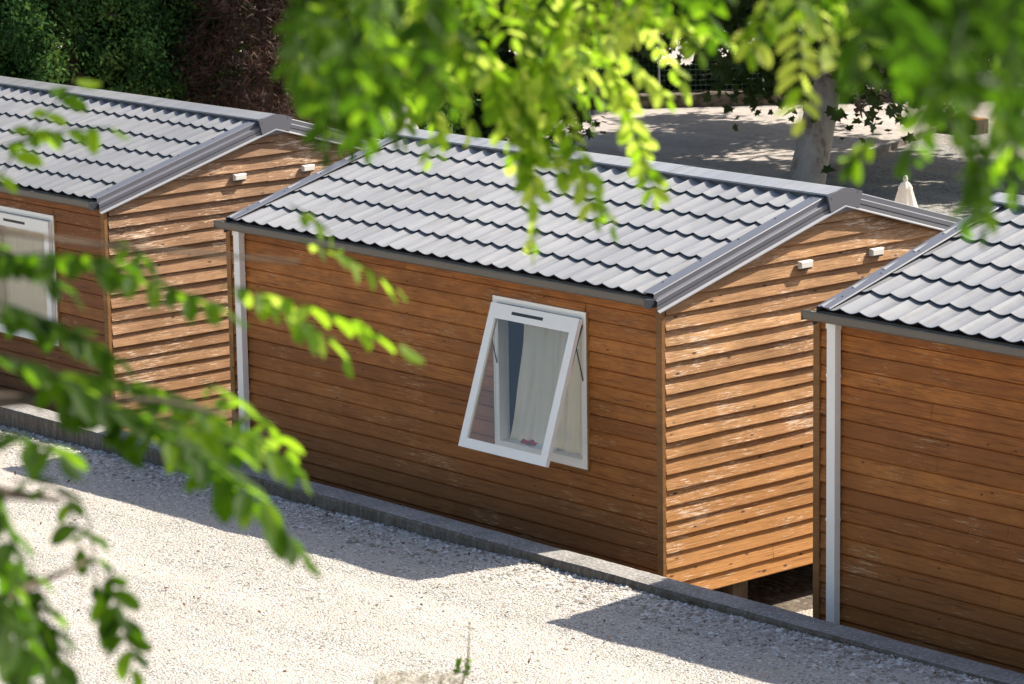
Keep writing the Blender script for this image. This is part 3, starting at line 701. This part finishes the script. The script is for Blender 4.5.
for i, (x, rx, lab) in enumerate([(632, .9, 'low dark shrub behind the fence, left of the lit gap'), (668, .9, 'low dark shrub under the lit gap behind the fence'), (705, .9, 'low dark shrub by the forked trunk behind the fence'), (745, 1., 'low dark shrub right of the forked trunk behind the fence'), (785, 1., 'low dark shrub behind the wall beside the plane trunk'), (880, 1.2, 'low dark shrub behind the wall right of the plane trunk')]):
    shrub(x, 92, 0, rx, .55, lab)

# ------------------------------------------------------------------ foreground locust trees
class Locust:
    def __init__(s, droop): s.droop = droop; s.c = []; s.d = []; s.n = []; s.s = []; s.t = []; s.tw = MB()
    def leaf(s, p0, p1, sag, n, size, tone):
        """pinnate leaf: rachis from p0 to p1 with paired leaflets"""
        p0 = np.array(p0); p1 = np.array(p1); L = np.linalg.norm(p1-p0); q = []
        for i in range(n+1):
            f = i/n; q.append(p0+(p1-p0)*f+np.array([0, 0, -sag*L*(f*f-f)*-1])*-1 if False else p0+(p1-p0)*f+np.array([0, 0, sag*L*4*f*(1-f)]))
        s.tw.tube(q[::2] if len(q) > 4 else q, .0014, 4)
        side0 = rng.normal(size=3)
        for i in range(1, n+1):
            d = q[i]-q[i-1]; d /= np.linalg.norm(d)
            a = np.cross(d, np.array([0, 0, 1.])+.35*side0); a /= np.linalg.norm(a)
            for sg in ((-1, 1) if i < n else (0,)):
                ax = sg*a*.8+d*(.45 if sg else 1)+np.array([0, 0, -s.droop])+rng.normal(size=3)*.22; ax /= np.linalg.norm(ax)
                up = np.cross(ax, d) if sg else np.cross(ax, a); up = up*(sg or 1)+np.array([0, 0, .3])+rng.normal(size=3)*.25; up -= ax*(up@ax); up /= np.linalg.norm(up)
                ln = size*(.75+.4*rng.random())*(.8 if i in (1, n) else 1)
                s.c.append(q[i]+ax*ln*.55); s.d.append(ax); s.n.append(up); s.s.append(ln); s.t.append(np.clip(tone+rng.normal()*.16, 0, 1))
    def twig(s, pts, r=.004): s.tw.tube(pts, r, 5)
    def build(s, e):
        c, d, n, sz = (np.array(v) for v in (s.c, s.d, s.n, s.s)); a = np.cross(d, n)
        sh = np.array([(0, -.56), (.20, -.38), (.27, -.05), (.22, .28), (.07, .48), (0, .51), (-.07, .48), (-.22, .28), (-.27, -.05), (-.20, -.38)])
        half = np.array([[0, 1, 2, 3, 4, 5], [5, 6, 7, 8, 9, 0]])
        V = c[:, None]+sz[:, None, None]*(sh[None, :, 0, None]*a[:, None]+sh[None, :, 1, None]*d[:, None]+(.28*np.abs(sh[None, :, 0, None])-.25*sh[None, :, 1, None]**2)*n[:, None])
        F = (half[None]+10*np.arange(len(c))[:, None, None]).reshape(-1, 6)
        o = np_mesh('foliage', V.reshape(-1, 3), F, M['locust'], e, np.repeat(np.array(s.t), 10))
        bm = bmesh.new(); bm.from_mesh(o.data); lay = bm.verts.layers.float.get('tint')
        vs = [bm.verts.new(v) for v in s.tw.v]
        for v in vs: v[lay] = .3
        for f in s.tw.f: bm.faces.new([vs[i] for i in f])
        bm.to_mesh(o.data); bm.free()

def spray(T, x0, y0, x1, y1, d0, d1, sag=.06, n=9, size=.036, tone=.5):
    size *= 1.15
    T.leaf(at(x0, y0, d0), at(x1, y1, d1), sag, n, size, tone)

def limb(mb, pts, r0, r1):
    n = len(pts); mb.tube(pts, [r0+(r1-r0)*i/(n-1) for i in range(n)], 8)

# left tree: trunk out of frame on the left
TA = Locust(.6); rng = np.random.default_rng(5); dA = 4.2
L_ = [  # x0,y0,x1,y1,d,n,size,tone
 (-20,262,130,262,4.0,9,.036,.30), (60,262,228,312,4.1,9,.036,.35), (-10,150,110,128,4.6,6,.034,.6), (-15,200,75,82,4.7,6,.036,.6), (105,238,150,262,4.6,4,.030,.4),
 (220,285,398,345,4.4,8,.040,.65), (300,240,398,290,4.6,6,.034,.8), (255,300,345,352,4.3,6,.038,.7), (290,205,330,232,4.8,3,.03,.8),
 (-10,300,120,360,3.9,8,.040,.30), (-20,350,150,430,3.8,9,.042,.25), (40,372,205,405,4.0,9,.042,.35),
 (90,400,250,455,4.0,9,.042,.35), (130,410,300,548,3.9,11,.046,.45), (160,395,300,470,4.1,9,.042,.55), (170,440,262,505,4.0,7,.042,.4), (200,380,290,450,4.2,7,.04,.65),
 (-15,430,60,455,3.8,6,.04,.2),
 (0,545,72,684,3.8,9,.040,.2), (20,360,120,440,3.95,8,.040,.25), (75,395,185,450,3.95,8,.040,.2), (-20,240,70,290,4.0,7,.036,.25), (-10,310,95,350,4.0,8,.038,.3),
 (-25,500,40,660,3.7,9,.044,.25), (-20,590,60,700,3.6,8,.042,.25), (30,560,62,680,3.8,7,.036,.3), (-25,470,20,560,3.7,6,.042,.2),
 (62,486,80,548,4.1,3,.036,.3), (88,515,96,585,4.1,3,.036,.25), (104,566,134,668,4.0,7,.036,.35), (-15,620,30,700,3.7,6,.04,.3), (10,480,70,500,4.0,3,.036,.3),]
for (a, b, c, d_, dd, n, sz, tone) in L_: spray(TA, a, b, c, d_, dd, dd+rng.normal()*.12, .05, n, sz, tone)
ta_base = np.array([*(at(-700, 400, 4.6)[:2]), 0]); ta_base[2] = float(zg(ta_base[0], ta_base[1]))
eA = empty('locust_tree', tuple(ta_base), 'leafy locust tree whose out of focus twigs reach into the left side of the photo', 'tree', 'locust trees close to the viewer')
mbt = MB(); w = lambda p: tuple(np.array(p)-ta_base)
top = at(-690, 200, 4.7)
mbt.tube([(0, 0, -.1), w((ta_base[0], ta_base[1], top[2]-.3)), w(top), w(at(-680, -700, 4.9))], [.13, .10, .08, .03], 10)
limb(mbt, [w(top), w(at(-350, 330, 4.3)), w(at(-60, 400, 3.95)), w(at(60, 400, 3.95))], .035, .004)
limb(mbt, [w(top), w(at(-350, 180, 4.4)), w(at(-40, 225, 4.3))], .03, .004)
limb(mbt, [w(at(-350, 330, 4.3)), w(at(-120, 470, 3.8)), w(at(-20, 490, 3.75)), w(at(60, 500, 4.0))], .02, .003)
limb(mbt, [w(at(60, 400, 3.95)), w(at(160, 400, 4.0)), w(at(250, 420, 4.05))], .004, .002)
limb(mbt, [w(at(-40, 225, 4.3)), w(at(100, 245, 4.4)), w(at(300, 262, 4.5))], .004, .002)
limb(mbt, [w(at(-350, 330, 4.3)), w(at(-120, 560, 3.7)), w(at(0, 600, 3.7)), w(at(90, 560, 4.0))], .014, .002)
for (x0, y0, dd0) in ((-300, -300, 4.6), (-500, -500, 4.8), (-900, -400, 4.8), (-800, -100, 4.6), (-400, 0, 4.5)):
    limb(mbt, [w(at(-690, -100, 4.75)), w(at(x0, y0, dd0))], .03, .006)
    for i in range(60):
        a = R.uniform(-180, 180); b = R.uniform(-180, 180)
        if x0+a > -150 and y0+b > -150: continue
        spray(TA, x0+a, y0+b, x0+a+R.uniform(-120, 120), y0+b+R.uniform(20, 130), dd0+R.uniform(-.4, .4), dd0+R.uniform(-.4, .4), .05, 8, .038, .4)
mbt.build('trunk', M['bark'], eA)
for k in range(len(TA.c)): TA.c[k] = TA.c[k]-ta_base
TA.tw.v = [tuple(np.array(v)-ta_base) for v in TA.tw.v]
TA.build(eA)

# right tree: hangs in from above
TB = Locust(.42)
def mass(n, xr, yr, d, tone, ln=(60, 120), ang=(50, 110), size=.036, shape=None):
    i = 0
    while i < n:
        x = R.uniform(*xr); y = R.uniform(*yr)
        if shape and y > shape(x): continue
        a = math.radians(R.uniform(*ang)); L = R.uniform(*ln); dd = d+R.uniform(-.5, .5)
        spray(TB, x, y-L*.5, x+L*math.cos(a), y-L*.5+L*math.sin(a), dd, dd+R.uniform(-.15, .15), .04, 8, size, tone+R.uniform(-.2, .2)); i += 1
def low_edge(x):
    pts = [(285, 60), (310, 110), (345, 120), (380, 100), (430, 110), (470, 90), (520, 110), (560, 90), (640, 30), (670, 25), (740, 20)]
    return np.interp(x, *zip(*pts))
mass(36, (295, 450), (-60, 125), 3.7, .34, ln=(60, 110), size=.026, shape=lambda x: low_edge(x)*.9)
mass(60, (330, 640), (-60, 120), 5.6, .62, ln=(50, 110), ang=(20, 130), size=.027, shape=lambda x: low_edge(x)*.95)
mass(26, (430, 660), (-60, 70), 5.2, .80, ln=(50, 110), ang=(20, 130), size=.028)
mass(22, (640, 1040), (-60, 8), 4.6, .45, ln=(40, 80), size=.030)
mass(17, (860, 1040), (-30, 95), 3.0, .10, size=.027)
mass(8, (935, 1040), (40, 170), 3.1, .14, size=.027)
for (a, b, c, d_, dd, n, sz, tone) in [
 (480, 40, 520, 178, 5.0, 10, .040, .85), (520, 60, 535, 200, 5.0, 10, .040, .8), (530, 120, 532, 252, 5.1, 10, .038, .8), (505, 90, 575, 190, 5.0, 9, .040, .7), (545, 60, 595, 215, 5.0, 10, .040, .75),
 (560, 40, 640, 130, 5.1, 9, .038, .9), (610, 60, 655, 198, 5.2, 12, .036, .9), (600, 30, 668, 100, 5.1, 8, .036, .9), (450, 30, 470, 130, 5.1, 9, .038, .8), (400, 20, 405, 135, 5.2, 9, .038, .55), (350, 20, 365, 150, 5.2, 9, .040, .5), (318, 10, 325, 120, 5.0, 9, .042, .6), (420, 60, 440, 140, 5.2, 8, .036, .7),
 (575, 150, 612, 225, 5.1, 6, .036, .8), (440, 130, 430, 160, 5.3, 4, .034, .8), (345, 60, 352, 150, 5.3, 7, .036, .55),
 (797, -10, 802, 118, 4.6, 8, .042, .9), (770, -10, 754, 55, 4.7, 5, .040, .7), (815, 0, 838, 72, 4.6, 5, .040, .9), (862, 0, 866, 52, 4.5, 4, .040, .7),
 (905, 60, 926, 130, 3.7, 6, .034, .4), (960, 60, 985, 225, 3.6, 10, .036, .35), (1000, 40, 1000, 150, 3.6, 8, .036, .5), (1020, 60, 1010, 190, 3.6, 8, .036, .35), (940, 90, 905, 170, 3.7, 6, .032, .35), (880, 130, 848, 165, 3.8, 4, .034, .6), (985, 150, 968, 228, 3.6, 6, .032, .3), (745, 20, 752, 52, 4.7, 3, .036, .7)]:
    spray(TB, a, b, c, d_, dd, dd+rng.normal()*.1, .03, int(n*1.25), sz*.80, tone)
tb2 = np.array([*(at(1750, 300, 5.2)[:2]), 0]); tb2[2] = float(zg(tb2[0], tb2[1]))
eB = empty('locust_tree', tuple(tb2), 'leafy locust tree whose sunlit twigs hang in from the top and right of the photo', 'tree', 'locust trees close to the viewer')
mbt = MB(); w = lambda p: tuple(np.array(p)-tb2); top = at(1740, -300, 5.3)
mbt.tube([(0, 0, -.1), w((tb2[0], tb2[1], top[2]-.8)), w(top), w(at(1700, -900, 5.4))], [.15, .12, .09, .03], 10)
limb(mbt, [w(top), w(at(1300, -330, 5.2)), w(at(800, -230, 5.1)), w(at(400, -140, 5.2)), w(at(250, -80, 5.2))], .05, .006)
limb(mbt, [w(top), w(at(1350, -150, 4.4)), w(at(1100, -60, 3.7)), w(at(900, -40, 3.6))], .03, .004)
for (x, y, dd) in ((320, -5, 5.1), (400, 0, 5.1), (480, 20, 5.0), (560, 30, 5.0), (610, 30, 5.1)):
    limb(mbt, [w(at(x+60, -170, 5.15)), w(at(x, y, dd))], .006, .002)
for (x, y, dd) in ((800, -20, 4.6), (860, -20, 4.5), (760, -20, 4.7)): limb(mbt, [w(at(x+80, -240, 5.0)), w(at(x, y, dd))], .006, .002)
for (x, y, dd) in ((960, 60, 3.6), (1000, 40, 3.6), (905, 60, 3.7)): limb(mbt, [w(at(x+60, -50, 3.65)), w(at(x, y, dd))], .004, .002)
mass(120, (200, 1500), (-420, -160), 5.2, .5)
mbt.build('trunk', M['bark'], eB)
TB.c = [c-tb2 for c in TB.c]; TB.tw.v = [tuple(np.array(v)-tb2) for v in TB.tw.v]
TB.build(eB)

# pale seeding weed just below the frame
TW = Locust(.4); pw = ground_at(455, 720, -1.9)
wp = at(440, 690, 9.0); wb_ = np.array([wp[0], wp[1], float(zg(wp[0], wp[1]))])
eW = empty('dry_weed', tuple(wb_), 'blurred weed with a pale seed head at the bottom edge of the photo', 'plant')
mb = MB(); ww = lambda p: tuple(np.array(p)-wb_)
mb.tube([(0, 0, -.05), ww(at(448, 720, 9.0)), ww(at(440, 678, 9.0))], [.012, .007, .003], 6); mb.tube([ww(at(455, 715, 9.0)), ww(at(468, 660, 9.0)), ww(at(470, 620, 9.0))], [.004, .003, .001], 5); mb.build('stem', M['dry_leaf'], eW)
n = 700; p = np.array([ww(at(400+R.uniform(-25, 60), 684+R.uniform(-12, 12), 9.0+R.uniform(-.1, .1))) for _ in range(n)])
leaf_cloud('seed_head', p, rng.normal(size=(n, 3)), .016*(.6+rng.random(n)), TWIG, M['dry_leaf'], eW, rng.random(n))
n = 16; p = np.array([ww(at(464+R.uniform(-8, 9), 666+R.uniform(-8, 9), 9.0+R.uniform(-.05, .05))) for _ in range(n)])
leaf_cloud('leaf', p, rng.normal(size=(n, 3)), .022*(.6+rng.random(n)), FEATHER, M['locust'], eW, rng.random(n)*.6)

# ------------------------------------------------------------------ light
W = bpy.data.worlds.new('World'); bpy.context.scene.world = W; W.use_nodes = True
nt = W.node_tree; nt.nodes.clear(); bg = nt.nodes.new('ShaderNodeBackground'); sky = nt.nodes.new('ShaderNodeTexSky'); out = nt.nodes.new('ShaderNodeOutputWorld')
sky.sky_type = 'NISHITA'; sky.sun_disc = False
elev = math.asin(SUN[2]); azi = math.atan2(SUN[0], SUN[1])
sky.sun_elevation = elev; sky.sun_rotation = azi; sky.air_density = 1.0; sky.dust_density = 2.0; sky.ozone_density = .5
bg.inputs['Strength'].default_value = .10
nt.links.new(sky.outputs[0], bg.inputs['Color']); nt.links.new(bg.outputs[0], out.inputs['Surface'])
sl = bpy.data.lights.new('sun', 'SUN'); sl.energy = 5.0; sl.angle = math.radians(.5); sl.color = (1, .93, .82)
so = bpy.data.objects.new('sun', sl); C.objects.link(so); so.rotation_euler = Vector(SUN).to_track_quat('Z', 'Y').to_euler(); so.location = (10, 20, 30)
vs = bpy.context.scene.view_settings; vs.view_transform = 'Standard'; vs.look = 'None'; vs.exposure = 1.05; vs.gamma = 1; vs.use_curve_mapping = False
bpy.context.scene.cycles.max_bounces = 8; bpy.context.scene.cycles.transparent_max_bounces = 12
